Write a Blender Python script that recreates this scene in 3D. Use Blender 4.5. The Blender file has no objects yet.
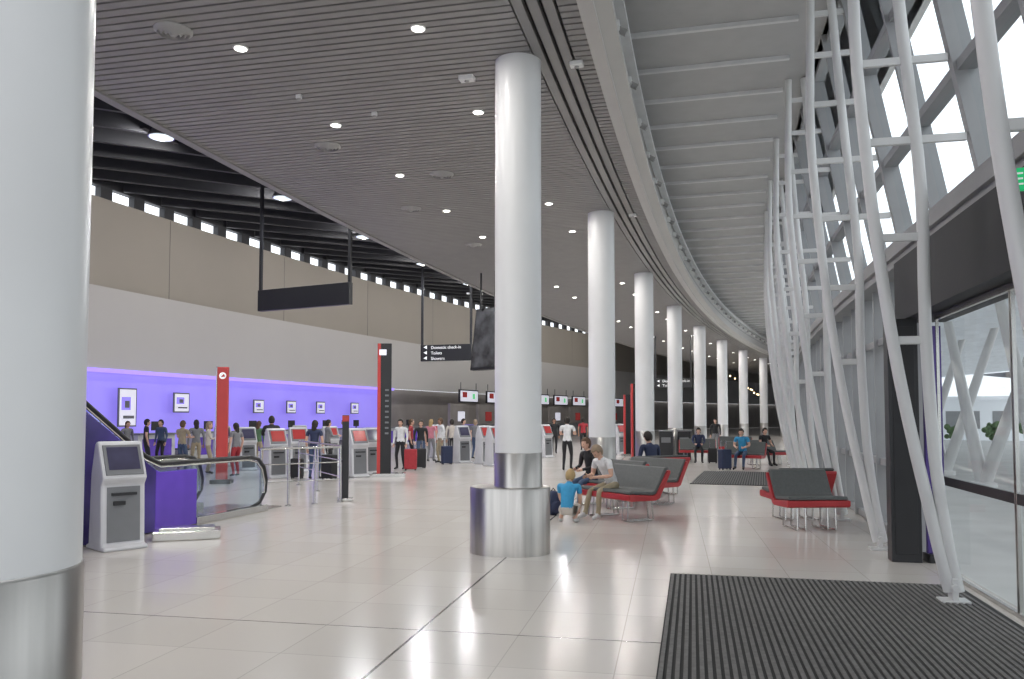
import bpy, math, random
from mathutils import Vector, Matrix
random.seed(7)
C = bpy.context
SC = C.scene
rad = math.radians
CX, CY, RC = 200.8, -36.4, 206.0

def P(h, o, z=0.0):
    r = RC - o
    a = rad(h)
    return Vector((CX - r*math.cos(a), CY + r*math.sin(a), z))

def at(px, d, z=0.0):
    return Vector(((px-512)/800.0*d, d, z))

# ------------------------------------------------------------ materials
def mat(name, col, rough=0.5, metal=0.0, emit=None, es=1.0, var=0.06, scale=3.0, spec=0.5, bump=0.0, stretch=None):
    m = bpy.data.materials.new(name)
    m.use_nodes = True
    nt = m.node_tree
    b = nt.nodes['Principled BSDF']
    b.inputs['Roughness'].default_value = rough
    b.inputs['Metallic'].default_value = metal
    b.inputs['Specular IOR Level'].default_value = spec
    tc = nt.nodes.new('ShaderNodeTexCoord')
    mp = nt.nodes.new('ShaderNodeMapping')
    if stretch:
        mp.inputs['Scale'].default_value = stretch
    nz = nt.nodes.new('ShaderNodeTexNoise')
    nz.inputs['Scale'].default_value = scale
    nz.inputs['Detail'].default_value = 3
    nt.links.new(tc.outputs['Object'], mp.inputs['Vector'])
    nt.links.new(mp.outputs['Vector'], nz.inputs['Vector'])
    rp = nt.nodes.new('ShaderNodeValToRGB')
    lo = [max(0, c*(1-var)) for c in col]
    hi = [min(1, c*(1+var)) for c in col]
    rp.color_ramp.elements[0].position = 0.3
    rp.color_ramp.elements[1].position = 0.7
    rp.color_ramp.elements[0].color = (*lo, 1)
    rp.color_ramp.elements[1].color = (*hi, 1)
    nt.links.new(nz.outputs['Fac'], rp.inputs['Fac'])
    nt.links.new(rp.outputs['Color'], b.inputs['Base Color'])
    if emit:
        b.inputs['Emission Color'].default_value = (*emit, 1)
        b.inputs['Emission Strength'].default_value = es
    if bump:
        bp = nt.nodes.new('ShaderNodeBump')
        bp.inputs['Strength'].default_value = bump
        nt.links.new(nz.outputs['Fac'], bp.inputs['Height'])
        nt.links.new(bp.outputs['Normal'], b.inputs['Normal'])
    return m

def glass_mat(name, tint=(0.9, 0.95, 0.95), base=0.05, k=0.45):
    m = bpy.data.materials.new(name)
    m.use_nodes = True
    nt = m.node_tree
    nt.nodes.clear()
    out = nt.nodes.new('ShaderNodeOutputMaterial')
    tr = nt.nodes.new('ShaderNodeBsdfTransparent')
    tr.inputs['Color'].default_value = (*tint, 1)
    gl = nt.nodes.new('ShaderNodeBsdfGlossy')
    gl.inputs['Roughness'].default_value = 0.03
    gl.inputs['Color'].default_value = (0.9, 0.95, 1, 1)
    lw = nt.nodes.new('ShaderNodeLayerWeight')
    lw.inputs['Blend'].default_value = 0.5
    pw = nt.nodes.new('ShaderNodeMath'); pw.operation = 'POWER'; pw.inputs[1].default_value = 5.0
    ml = nt.nodes.new('ShaderNodeMath'); ml.operation = 'MULTIPLY_ADD'; ml.inputs[1].default_value = k; ml.inputs[2].default_value = base
    nt.links.new(lw.outputs['Facing'], pw.inputs[0])
    nt.links.new(pw.outputs[0], ml.inputs[0])
    mx = nt.nodes.new('ShaderNodeMixShader')
    nt.links.new(ml.outputs[0], mx.inputs[0])
    nt.links.new(tr.outputs[0], mx.inputs[1])
    nt.links.new(gl.outputs[0], mx.inputs[2])
    nt.links.new(mx.outputs[0], out.inputs[0])
    return m

M = {}
M['white'] = mat('white_paint', (0.80, 0.80, 0.78), 0.32, var=0.015)
M['column'] = mat('column_enamel', (0.75, 0.75, 0.745), 0.30, var=0.02, scale=2)
M['steel'] = mat('brushed_stainless', (0.46, 0.44, 0.415), 0.30, 1.0, var=0.12, scale=14, stretch=(1, 1, 0.05))
M['steelfin'] = mat('satin_steel', (0.52, 0.51, 0.49), 0.25, 1.0, var=0.05)
M['slat'] = mat('ceiling_slat', (0.29, 0.28, 0.268), 0.45, var=0.05)
M['dark'] = mat('dark_void', (0.05, 0.05, 0.05), 0.7)
M['plate'] = mat('upper_ceiling_panel', (0.43, 0.43, 0.425), 0.5, var=0.04)
M['plate_rib'] = mat('upper_ceiling_joint', (0.68, 0.68, 0.68), 0.45)
M['canopy'] = mat('canopy_paint_glow', (0.75, 0.77, 0.79), 0.5, emit=(0.85, 0.92, 1.0), es=.10)  # faint emission added to lift the brightness of the canopy
M['outwall'] = mat('white_cladding_glow', (0.75, 0.77, 0.79), 0.5, emit=(0.85, 0.92, 1.0), es=.15, var=.08, scale=.2)  # slight emission added so the outdoor walls look bright
M['fascia'] = mat('fascia_paint', (0.55, 0.535, 0.51), 0.4, var=0.02)
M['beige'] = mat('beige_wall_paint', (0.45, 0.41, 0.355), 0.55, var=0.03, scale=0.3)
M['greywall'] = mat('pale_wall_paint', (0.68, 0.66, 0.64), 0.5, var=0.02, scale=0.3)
M['darkwall'] = mat('dark_wall_paint', (0.30, 0.275, 0.26), 0.5, var=0.15, scale=0.5)  # plain dark grey-brown wall tone
M['purplewall'] = mat('violet_wall_glow', (0.24, 0.20, 0.62), 0.2, emit=(0.34, 0.27, 0.98), es=0.62, var=0.3, scale=0.25)  # wash light on the violet wall is put into its emission
M['violetstrip'] = mat('violet_light_strip', (0.3, 0.2, 0.9), 0.4, emit=(0.36, 0.25, 1.0), es=1.1)
M['fin'] = mat('roof_fin', (0.035, 0.036, 0.042), 0.5)
M['roof'] = mat('roof_underside', (0.15, 0.16, 0.18), 0.6)
M['black'] = mat('black_satin', (0.012, 0.012, 0.014), 0.35)
M['blackmatt'] = mat('black_matt', (0.018, 0.018, 0.02), 0.6)
M['truss'] = mat('truss_white_paint', (0.70, 0.70, 0.69), 0.32, var=0.02)
M['mull'] = mat('mullion_grey', (0.32, 0.325, 0.33), 0.4, var=0.05)
M['beam'] = mat('beam_grey', (0.28, 0.28, 0.28), 0.45, var=0.05)
M['glass'] = glass_mat('facade_glass', (0.94, 0.97, 0.97), 0.03, 0.3)
M['bglass'] = glass_mat('balustrade_glass', (0.80, 0.86, 0.90), 0.08, .4)
M['red'] = mat('red_shell', (0.42, 0.03, 0.035), 0.35)
M['redsign'] = mat('red_sign_panel', (0.50, 0.045, 0.04), 0.35)
M['seat'] = mat('charcoal_upholstery', (0.095, 0.10, 0.098), 0.6, var=0.1, scale=30, bump=0.1)
M['kiosk'] = mat('kiosk_shell', (0.58, 0.58, 0.60), 0.35)
M['kgrey'] = mat('kiosk_grey_panel', (0.17, 0.175, 0.185), 0.4)
M['screen'] = mat('screen_glass', (0.03, 0.03, 0.05), 0.12, emit=(0.2, 0.18, 0.35), es=0.12, var=.5)
M['screenred'] = mat('screen_red', (0.3, 0.03, 0.03), 0.2, emit=(0.7, 0.08, 0.07), es=0.15)
M['screenwhite'] = mat('screen_white', (0.8, 0.8, 0.85), 0.3, emit=(0.85, 0.85, 1.0), es=0.45)
M['screengreen'] = mat('screen_green', (0.1, 0.4, 0.2), 0.3, emit=(0.2, 0.7, 0.3), es=0.6)
M['purple'] = mat('purple_cladding', (0.09, 0.04, 0.36), 0.25, emit=(0.12, 0.05, 0.5), es=0.14, var=0.3, scale=1)
M['darkviolet'] = mat('dark_violet_panel', (0.05, 0.025, 0.16), 0.3, emit=(0.12, 0.05, 0.5), es=0.05, var=0.3, scale=1)
M['navy'] = mat('navy_cladding', (0.04, 0.025, 0.17), 0.2, var=0.5, scale=1.2)
M['lamp'] = mat('lamp_glow', (1, 1, 1), 0.5, emit=(1, 0.97, 0.9), es=8)
M['lampdim'] = mat('lamp_lens', (0.8, 0.9, 1), 0.3, emit=(0.8, 0.92, 1.0), es=1.0, var=.4, scale=9)
M['bulb'] = mat('warm_bulb', (1, .8, .5), 0.3, emit=(1.0, 0.75, 0.4), es=5)
M['signtext'] = mat('sign_lettering', (0.8, 0.8, 0.8), 0.5, emit=(0.9, 0.9, 0.9), es=0.4)
M['signyellow'] = mat('sign_yellow', (0.8, 0.6, 0.05), 0.5, emit=(0.9, 0.7, 0.1), es=0.3)
M['green'] = mat('exit_green', (0.0, 0.3, 0.1), 0.4, emit=(0.02, 0.6, 0.2), es=0.5)
M['matbase'] = mat('mat_base', (0.035, 0.035, 0.036), 0.9)
M['matrib'] = mat('mat_rib', (0.15, 0.146, 0.142), 0.75, var=0.2, scale=20)
M['pave'] = mat('pavement', (0.52, 0.52, 0.51), 0.85, var=0.08, scale=1)
M['road'] = mat('asphalt', (0.30, 0.30, 0.31), 0.85, var=0.08, scale=1)
M['leaf'] = mat('foliage', (0.12, 0.19, 0.09), 0.8, var=0.5, scale=6)
M['bark'] = mat('bark', (0.12, 0.09, 0.06), 0.9)
M['vent'] = mat('vent_grey', (0.38, 0.37, 0.36), 0.5)

def floor_material():
    m = bpy.data.materials.new('polished_floor_tile')
    m.use_nodes = True
    nt = m.node_tree
    b = nt.nodes['Principled BSDF']
    L = nt.links.new
    tc = nt.nodes.new('ShaderNodeTexCoord')
    mp = nt.nodes.new('ShaderNodeMapping')
    mp.inputs['Rotation'].default_value[2] = rad(11.3)
    L(tc.outputs['Object'], mp.inputs['Vector'])
    sp = nt.nodes.new('ShaderNodeSeparateXYZ')
    L(mp.outputs['Vector'], sp.inputs[0])
    def math_(op, a, bb=None):
        n = nt.nodes.new('ShaderNodeMath')
        n.operation = op
        if hasattr(a, 'is_linked'): L(a, n.inputs[0])
        else: n.inputs[0].default_value = a
        if bb is not None:
            if hasattr(bb, 'is_linked'): L(bb, n.inputs[1])
            else: n.inputs[1].default_value = bb
        return n.outputs[0]
    def line(s, off, pitch, w):
        a = math_('SUBTRACT', s, off - w/2)
        a = math_('DIVIDE', a, pitch)
        a = math_('FRACT', a)
        return math_('LESS_THAN', a, w/pitch)
    fine = math_('MAXIMUM', line(sp.outputs[0], -1.93, 0.775, 0.008), line(sp.outputs[1], 6.03, 0.775, 0.008))
    big = math_('MAXIMUM', line(sp.outputs[0], -1.93, 7.75, 0.022), line(sp.outputs[1], 6.03, 7.75, 0.014))
    cx = math_('FLOOR', math_('DIVIDE', math_('SUBTRACT', sp.outputs[0], -1.93), 0.775))
    cy = math_('FLOOR', math_('DIVIDE', math_('SUBTRACT', sp.outputs[1], 6.03), 0.775))
    cmb = nt.nodes.new('ShaderNodeCombineXYZ')
    L(cx, cmb.inputs[0]); L(cy, cmb.inputs[1])
    wn = nt.nodes.new('ShaderNodeTexWhiteNoise')
    L(cmb.outputs[0], wn.inputs['Vector'])
    rp = nt.nodes.new('ShaderNodeValToRGB')
    rp.color_ramp.elements[0].color = (0.59, 0.555, 0.515, 1)
    rp.color_ramp.elements[1].color = (0.635, 0.60, 0.56, 1)
    L(wn.outputs['Value'], rp.inputs['Fac'])
    m1 = nt.nodes.new('ShaderNodeMixRGB')
    m1.inputs[2].default_value = (0.40, 0.375, 0.34, 1)
    L(math_('MULTIPLY', fine, 0.75), m1.inputs[0]); L(rp.outputs[0], m1.inputs[1])
    m2 = nt.nodes.new('ShaderNodeMixRGB')
    m2.inputs[2].default_value = (0.10, 0.09, 0.08, 1)
    L(big, m2.inputs[0]); L(m1.outputs[0], m2.inputs[1])
    L(m2.outputs[0], b.inputs['Base Color'])
    b.inputs['Roughness'].default_value = 0.18
    b.inputs['Specular IOR Level'].default_value = 0.5
    return m
M['floor'] = floor_material()

# ------------------------------------------------------------ mesh builder
class MB:
    def __init__(s):
        s.v = []; s.f = []; s.m = []
    def add(s, vs, fs, mi=0, mx=None):
        n = len(s.v)
        for v in vs:
            v = Vector(v)
            if mx is not None: v = mx @ v
            s.v.append(v)
        for f in fs:
            s.f.append([n+i for i in f]); s.m.append(mi)
        return s
    def box(s, c, d, mi=0, mx=None, rz=0, rx=0, ry=0):
        x, y, z = d[0]/2, d[1]/2, d[2]/2
        vs = [(-x,-y,-z),(x,-y,-z),(x,y,-z),(-x,y,-z),(-x,-y,z),(x,-y,z),(x,y,z),(-x,y,z)]
        m = Matrix.Translation(c) @ Matrix.Rotation(rz, 4, 'Z') @ Matrix.Rotation(rx, 4, 'X') @ Matrix.Rotation(ry, 4, 'Y')
        if mx is not None: m = mx @ m
        return s.add(vs, [(0,3,2,1),(4,5,6,7),(0,1,5,4),(1,2,6,5),(2,3,7,6),(3,0,4,7)], mi, m)
    def lathe(s, prof, seg=24, c=(0,0,0), mi=0, mx=None, sx=1, sy=1):
        vs = []; fs = []
        for r, z in prof:
            for i in range(seg):
                a = 2*math.pi*i/seg
                vs.append((c[0]+r*math.cos(a)*sx, c[1]+r*math.sin(a)*sy, c[2]+z))
        for j in range(len(prof)-1):
            for i in range(seg):
                k = (i+1) % seg
                fs.append((j*seg+i, j*seg+k, (j+1)*seg+k, (j+1)*seg+i))
        fs.append(tuple(range(seg-1, -1, -1)))
        fs.append(tuple((len(prof)-1)*seg+i for i in range(seg)))
        return s.add(vs, fs, mi, mx)
    def tube(s, pts, r, seg=8, mi=0, mx=None, closed=False):
        pts = [Vector(p) for p in pts]
        vs = []; fs = []
        n = len(pts)
        up = None
        for i, p in enumerate(pts):
            if closed: t = pts[(i+1) % n] - pts[i-1]
            else: t = pts[min(i+1, n-1)] - pts[max(i-1, 0)]
            t.normalize()
            if up is None:
                up = Vector((0, 0, 1)) if abs(t.z) < 0.9 else Vector((1, 0, 0))
            a = t.cross(up).normalized(); b = a.cross(t).normalized(); up = b
            rr = r[i] if isinstance(r, (list, tuple)) else r
            for k in range(seg):
                an = 2*math.pi*k/seg
                vs.append(p + a*math.cos(an)*rr + b*math.sin(an)*rr)
        for i in range(n if closed else n-1):
            j = (i+1) % n
            for k in range(seg):
                l = (k+1) % seg
                fs.append((i*seg+k, i*seg+l, j*seg+l, j*seg+k))
        if not closed:
            fs.append(tuple(range(seg-1, -1, -1)))
            fs.append(tuple((n-1)*seg+k for k in range(seg)))
        return s.add(vs, fs, mi, mx)
    def prism(s, poly, x0, x1, mi=0, mx=None):
        n = len(poly)
        vs = [(x0, y, z) for y, z in poly] + [(x1, y, z) for y, z in poly]
        fs = [tuple(range(n-1, -1, -1)), tuple(range(n, 2*n))]
        for i in range(n):
            j = (i+1) % n
            fs.append((i, j, n+j, n+i))
        return s.add(vs, fs, mi, mx)
    def sphere(s, c, r, mi=0, seg=12, rings=8, mx=None):
        rx, ry, rz_ = r if isinstance(r, (tuple, list)) else (r, r, r)
        vs = [(c[0], c[1], c[2]-rz_)]
        for j in range(1, rings):
            a = -math.pi/2 + math.pi*j/rings
            for i in range(seg):
                b = 2*math.pi*i/seg
                vs.append((c[0]+rx*math.cos(a)*math.cos(b), c[1]+ry*math.cos(a)*math.sin(b), c[2]+rz_*math.sin(a)))
        vs.append((c[0], c[1], c[2]+rz_))
        fs = []
        for i in range(seg):
            fs.append((0, 1+(i+1) % seg, 1+i))
            b = 1+(rings-2)*seg
            fs.append((b+i, b+(i+1) % seg, len(vs)-1))
        for j in range(rings-2):
            for i in range(seg):
                k = (i+1) % seg
                a = 1+j*seg
                fs.append((a+i, a+k, a+seg+k, a+seg+i))
        return s.add(vs, fs, mi, mx)
    def arc(s, pts, h0, h1, n, mi=0, closed=True):
        vs = []; fs = []
        k = len(pts)
        for i in range(n+1):
            h = h0+(h1-h0)*i/n
            for o, z in pts:
                vs.append(P(h, o, z))
        for i in range(n):
            for j in range(k if closed else k-1):
                l = (j+1) % k
                fs.append((i*k+j, i*k+l, (i+1)*k+l, (i+1)*k+j))
        if closed:
            fs.append(tuple(range(k))); fs.append(tuple(n*k+j for j in range(k-1, -1, -1)))
        return s.add(vs, fs, mi)
    def to(s, name, mats, loc=(0,0,0), rz=0, parent=None, smooth=False, bevel=0, rx=0, ry=0):
        me = bpy.data.meshes.new(name)
        me.from_pydata([tuple(v) for v in s.v], [], s.f)
        for m in mats: me.materials.append(M[m] if isinstance(m, str) else m)
        me.polygons.foreach_set('material_index', s.m)
        if smooth:
            me.polygons.foreach_set('use_smooth', [True]*len(me.polygons))
            try: me.set_sharp_from_angle(angle=rad(38))
            except Exception: pass
        me.update()
        ob = bpy.data.objects.new(name, me)
        C.collection.objects.link(ob)
        ob.location = loc
        ob.rotation_euler = (rx, ry, rz)
        if parent: ob.parent = parent
        if bevel:
            b = ob.modifiers.new('bevel', 'BEVEL')
            b.width = bevel; b.segments = 2; b.limit_method = 'ANGLE'
        return ob

def empty(name, loc, rz=0):
    e = bpy.data.objects.new(name, None)
    e.empty_display_size = 0.2
    C.collection.objects.link(e)
    e.location = loc
    e.rotation_euler = (0, 0, rz)
    return e

def top(o, label, cat, group=None):
    o['label'] = label
    o['category'] = cat
    if group: o['group'] = group
    return o

def struct(o, label=None):
    o['kind'] = 'structure'
    if label: o['label'] = label
    return o

def clone(src, loc, rz, label=None):
    n = src.copy()
    C.collection.objects.link(n)
    n.location = loc
    n.rotation_euler = (0, 0, rz)
    if label: n['label'] = label
    for ch in [c for c in bpy.data.objects if c.parent == src]:
        c2 = ch.copy()
        C.collection.objects.link(c2)
        c2.parent = n
    return n

# ============================================================ PEOPLE
def mcol(key, col, rough=0.7):
    if key not in M:
        M[key] = mat(key, col, rough, var=0.1, scale=12)
    return key
mcol('skin_fair', (0.62, 0.38, 0.28), 0.5); mcol('skin_tan', (0.36, 0.2, 0.13), 0.5)
mcol('lip', (0.45, 0.17, 0.14)); mcol('eye', (0.03, 0.02, 0.02), 0.2)
mcol('hair_dark', (0.02, 0.014, 0.01)); mcol('hair_brown', (0.10, 0.055, 0.03)); mcol('hair_grey', (0.30, 0.22, 0.15)); mcol('hair_blond', (0.4, 0.28, 0.13))
mcol('cloth_black', (0.014, 0.014, 0.016)); mcol('cloth_navy', (0.02, 0.03, 0.075)); mcol('cloth_white', (0.72, 0.72, 0.72))
mcol('cloth_red', (0.38, 0.03, 0.04)); mcol('cloth_blue', (0.04, 0.30, 0.55)); mcol('cloth_grey', (0.2, 0.2, 0.21)); mcol('cloth_khaki', (0.36, 0.3, 0.2))
mcol('cloth_denim', (0.05, 0.08, 0.15)); mcol('cloth_cream', (0.55, 0.5, 0.44)); mcol('cloth_pink', (0.55, 0.2, 0.25)); mcol('cloth_green', (0.1, 0.2, 0.1))
mcol('shoe_black', (0.02, 0.02, 0.02)); mcol('shoe_white', (0.6, 0.6, 0.6))

PEOPLE = []
def person(loc, face, pose='stand', height=1.7, top_='cloth_grey', pants='cloth_black', skin='skin_fair', hair='hair_dark',
           shoes='shoe_black', sleeves='short', longhair=False, shorts=False, label='person', group=None, lean=0, seat=0.45, nod=0, turn=0, arms=None):
    s = height/1.7
    L = rad(lean)
    Rx = Matrix.Rotation(-L, 3, 'X')
    if pose in ('stand', 'walk', 'queue'): pz = 0.92
    elif pose == 'sit': pz = (seat + 0.11)/s
    elif pose == 'crouch': pz = 0.26
    pel = Vector((0, 0, pz))
    U = lambda x, y, z: pel + Rx @ Vector((x, y, z))
    wai, che, nb = U(0, 0, .17), U(0, 0.01, .36), U(0, 0, .50)
    hd = U(0, .015, .56)
    V = []; Rr = []; E = []; S = []
    def vtx(p, r):
        V.append(Vector(p)*s); Rr.append((r[0]*s, r[1]*s) if isinstance(r, tuple) else (r*s, r*s))
        return len(V)-1
    def seg(a, b, m, hip=False):
        E.append((a, b)); S.append((a, b, m, hip))
    a0 = vtx(pel, (.145, .115)); a1 = vtx(wai, (.128, .10)); a2 = vtx(che, (.15, .115)); a3 = vtx(nb, .06); a4 = vtx(hd, .05)
    seg(a0, a1, 1, True); seg(a1, a2, 1); seg(a2, a3, 1); seg(a3, a4, 0)
    roots = [a0]
    for sd in (-1, 1):
        sh = U(.185*sd, 0, .455)
        if arms == 'front' or (arms is None and pose == 'queue'):
            wr = U(.13*sd, .33, .22)
        elif arms == 'reach': wr = U(.16*sd, .42, .16)
        elif pose == 'sit': wr = Vector((.12*sd, .34, pz+.13)) if lean < 15 else Vector((.13*sd, .46, pz+.12))
        elif pose == 'crouch': wr = Vector((.12*sd, .42, .22))
        elif pose == 'walk': wr = U(.24*sd, .05+.16*sd, -.06)
        else: wr = U(.245*sd, .05, -.10)
        d = wr-sh
        if d.length > .52: wr = sh + d.normalized()*.52; d = wr-sh
        off = math.sqrt(max(0.0004, .265**2-(d.length/2)**2))
        dn = d.normalized()
        pd = Vector((.55*sd, -.7, -.45)); pd = (pd - dn*pd.dot(dn)).normalized()
        el = (sh+wr)/2 + pd*off
        fd = (wr-el).normalized()
        ha = wr + fd*.07
        i1 = vtx(sh, .062); i2 = vtx(sh+(el-sh)*.55, .05); i3 = vtx(el, .040); i4 = vtx(wr, .027); i5 = vtx(ha, .030)
        seg(a2, i1, 1); seg(i1, i2, 1)
        seg(i2, i3, 1 if sleeves == 'long' else 0); seg(i3, i4, 1 if sleeves == 'long' else 0); seg(i4, i5, 0)
        lat = fd.cross(Vector((0, 1, 0.2)))
        lat = lat.normalized() if lat.length > .1 else Vector((1, 0, 0))
        nrm = lat.cross(fd).normalized()
        for k, (lx, ln) in enumerate(((-.024, .06), (-.008, .072), (.008, .068), (.024, .055))):
            b0 = ha + lat*lx - fd*.005
            b1 = b0 + fd*ln*.55 + nrm*.004
            b2 = b1 + (fd*.8+nrm*.55).normalized()*ln*.5
            j0 = vtx(b0, .0095); j1 = vtx(b1, .0088); j2 = vtx(b2, .0075)
            roots.append(j0); seg(j0, j1, 0); seg(j1, j2, 0)
        b0 = wr + fd*.03 - lat*.02*sd
        b1 = b0 - lat*.035*sd + fd*.025; b2 = b1 + fd*.03 + nrm*.012
        j0 = vtx(b0, .012); j1 = vtx(b1, .0105); j2 = vtx(b2, .0085)
        roots.append(j0); seg(j0, j1, 0); seg(j1, j2, 0)
        hp = pel + Vector((.09*sd, 0, -.04))
        if pose in ('stand', 'queue'): an = Vector((.11*sd, -.01+.03*sd, .085))
        elif pose == 'walk': an = Vector((.09*sd, .24*sd, .09 if sd > 0 else .13))
        elif pose == 'sit': an = Vector((.12*sd, .46+.05*sd, .085))
        else: an = Vector((.13*sd, .06, .085))
        d = an-hp
        if d.length > .808: an = hp+d.normalized()*.808; d = an-hp
        off = math.sqrt(max(.0002, .407**2-(d.length/2)**2))
        dn = d.normalized()
        pd = Vector((.12*sd, 1, .25)); pd = (pd-dn*pd.dot(dn)).normalized()
        kn = (hp+an)/2 + pd*off
        to_ = an + Vector((.03*sd, .15, -.045)); hl = an+Vector((0, -.03, -.04))
        l1 = vtx(hp, .088); l2 = vtx(hp+(kn-hp)*.55, .072); l3 = vtx(kn, .055); l4 = vtx(kn+(an-kn)*.4, .052); l5 = vtx(an, .036)
        l6 = vtx(to_, .034); l7 = vtx(hl, .034)
        seg(a0, l1, 2, True); seg(l1, l2, 2); seg(l2, l3, 2)
        lm = 0 if shorts else 2
        seg(l3, l4, lm); seg(l4, l5, lm); seg(l5, l6, 3); seg(l5, l7, 3)
    me = bpy.data.meshes.new('person')
    me.from_pydata([tuple(v) for v in V], E, [])
    ob = bpy.data.objects.new('person_tmp', me)
    C.collection.objects.link(ob)
    md = ob.modifiers.new('skin', 'SKIN'); md.use_smooth_shade = True
    md.branch_smoothing = 0.3
    ly = me.skin_vertices[0].data
    for i, r in enumerate(Rr):
        ly[i].radius = r
        ly[i].use_root = i in roots
    sb = ob.modifiers.new('sub', 'SUBSURF'); sb.levels = 2; sb.render_levels = 2
    PEOPLE.append(dict(ob=ob, V=V, S=S, R=Rr, s=s, head=hd, nb=nb, L=L, nod=nod, turn=turn, loc=loc, face=face, longhair=longhair,
                       pel=pel*s, up=Rx @ Vector((0, 0, 1)),
                       mats=[skin, top_, pants, shoes, 'lip', 'eye'], hair=hair, label=label, group=group))

def seg_d(p, a, b):
    ab = b-a
    t = max(0, min(1, (p-a).dot(ab)/max(1e-9, ab.length_squared)))
    return (p-(a+ab*t)).length, t

def finish_people():
    C.view_layer.update()
    dg = C.evaluated_depsgraph_get()
    for q in PEOPLE:
        me = bpy.data.meshes.new_from_object(q['ob'].evaluated_get(dg))
        mb = MB()
        mb.v = [v.co.copy() for v in me.vertices]
        for p in me.polygons:
            mb.f.append(list(p.vertices))
            best = 9; bm = 0; bh = False
            for a, b, m, hp in q['S']:
                d, t = seg_d(p.center, q['V'][a], q['V'][b])
                d = d/(q['R'][a][0]*(1-t)+q['R'][b][0]*t+.01)
                if d < best: best = d; bm = m; bh = hp
            if bh: bm = 1 if (p.center-q['pel']).dot(q['up']) > .015*q['s'] else 2
            mb.m.append(bm)
        s = q['s']
        hm = Matrix.Translation(q['head']*s + Matrix.Rotation(-q['L']*.7, 3, 'X') @ Vector((0, .015, .075))*s) @ \
            Matrix.Rotation(rad(-q['turn']), 4, 'Z') @ Matrix.Rotation(-rad(q['nod'])-q['L']*.6, 4, 'X') @ Matrix.Scale(s, 4)
        f0 = len(mb.f)
        hb = MB(); hb.sphere((0, 0, 0), (.074, .094, .118), 0, 26, 20)
        nv = []
        for v in hb.v:
            v = v.copy()
            if v.z < 0:
                v.x *= 1+v.z*2.4
                if v.y < 0: v.y *= 1+v.z*3.0
            if v.y > .05:
                g = math.exp(-(v.x/.012)**2)*math.exp(-((v.z+.022)/.022)**2)
                v.y += .020*g
                for sx in (-.03, .03):
                    v.y -= .009*math.exp(-((v.x-sx)/.014)**2)*math.exp(-((v.z-.010)/.012)**2)
            nv.append(v)
        hb.v = nv
        for i, f in enumerate(hb.f):
            c = sum((hb.v[k] for k in f), Vector())/len(f)
            if c.y > .05 and abs(c.x) < .02 and -.068 < c.z < -.052: hb.m[i] = 4
        for sd in (-1, 1):
            hb.sphere((.073*sd, -.005, -.01), (.012, .022, .032), 0, 8, 6)
            hb.sphere((.029*sd, .078, .008), (.011, .007, .006), 5, 8, 6)
        mb.add(hb.v, hb.f, 0, hm)
        for i, m in enumerate(hb.m): mb.m[f0+i] = m
        bpy.data.objects.remove(q['ob'])
        rz = -rad(q['face'])
        ob = mb.to('person', q['mats'], q['loc'], rz, smooth=True)
        zmin = min(v.z for v in mb.v)
        ob.location.z = q['loc'][2] - zmin
        top(ob, q['label'], 'person', q['group'])
        h = MB(); h.sphere((0, -.006, .012), (.084, .104, .122), 0, 26, 20)
        keep = []
        for f in h.f:
            c = sum((h.v[k] for k in f), Vector())/len(f)
            if c.y > .045 and c.z < .065: continue
            if c.y > -.015 and c.z < .02: continue
            if c.z < (-.09 if not q['longhair'] else -.2): continue
            keep.append(f)
        h.f = keep; h.m = [0]*len(keep)
        if q['longhair']:
            h.sphere((0, -.075, -.09), (.07, .035, .13), 0, 12, 8)
        for i in range(len(h.v)): h.v[i] = hm @ h.v[i]
        hob = h.to('hair', [q['hair']], parent=ob, smooth=True)
        sm = hob.modifiers.new('solid', 'SOLIDIFY'); sm.thickness = .012*s; sm.offset = 0
        bpy.data.meshes.remove(me)

person(at(612, 13.35), 238, 'sit', 1.62, 'cloth_white', 'cloth_khaki', hair='hair_grey', lean=30, nod=25, sleeves='short', seat=0.47, shoes='shoe_white',
       label='grey-haired person in white leaning forward on the bench')
person(at(566, 12.6), 20, 'crouch', 1.48, 'cloth_blue', 'cloth_cream', hair='hair_blond', lean=24, nod=12, shoes='shoe_white', shorts=True,
       label='child in a bright blue shirt crouching beside the bench')
person(at(592, 15.0), 238, 'sit', 1.62, 'cloth_black', 'cloth_denim', hair='hair_brown', lean=12, sleeves='long', seat=0.47,
       label='person in a black top sitting on the charcoal bench')
person(at(652, 17.35), 335, 'sit', 1.78, 'cloth_navy', 'cloth_black', hair='hair_dark', lean=12, nod=15, sleeves='long', seat=0.47,
       label='person in a dark jacket hunched on the bench')
person(at(567, 25), 20, 'stand', 1.7, 'cloth_white', 'cloth_black', hair='hair_dark', arms='front', label='standing person in a white shirt and dark trousers')
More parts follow.
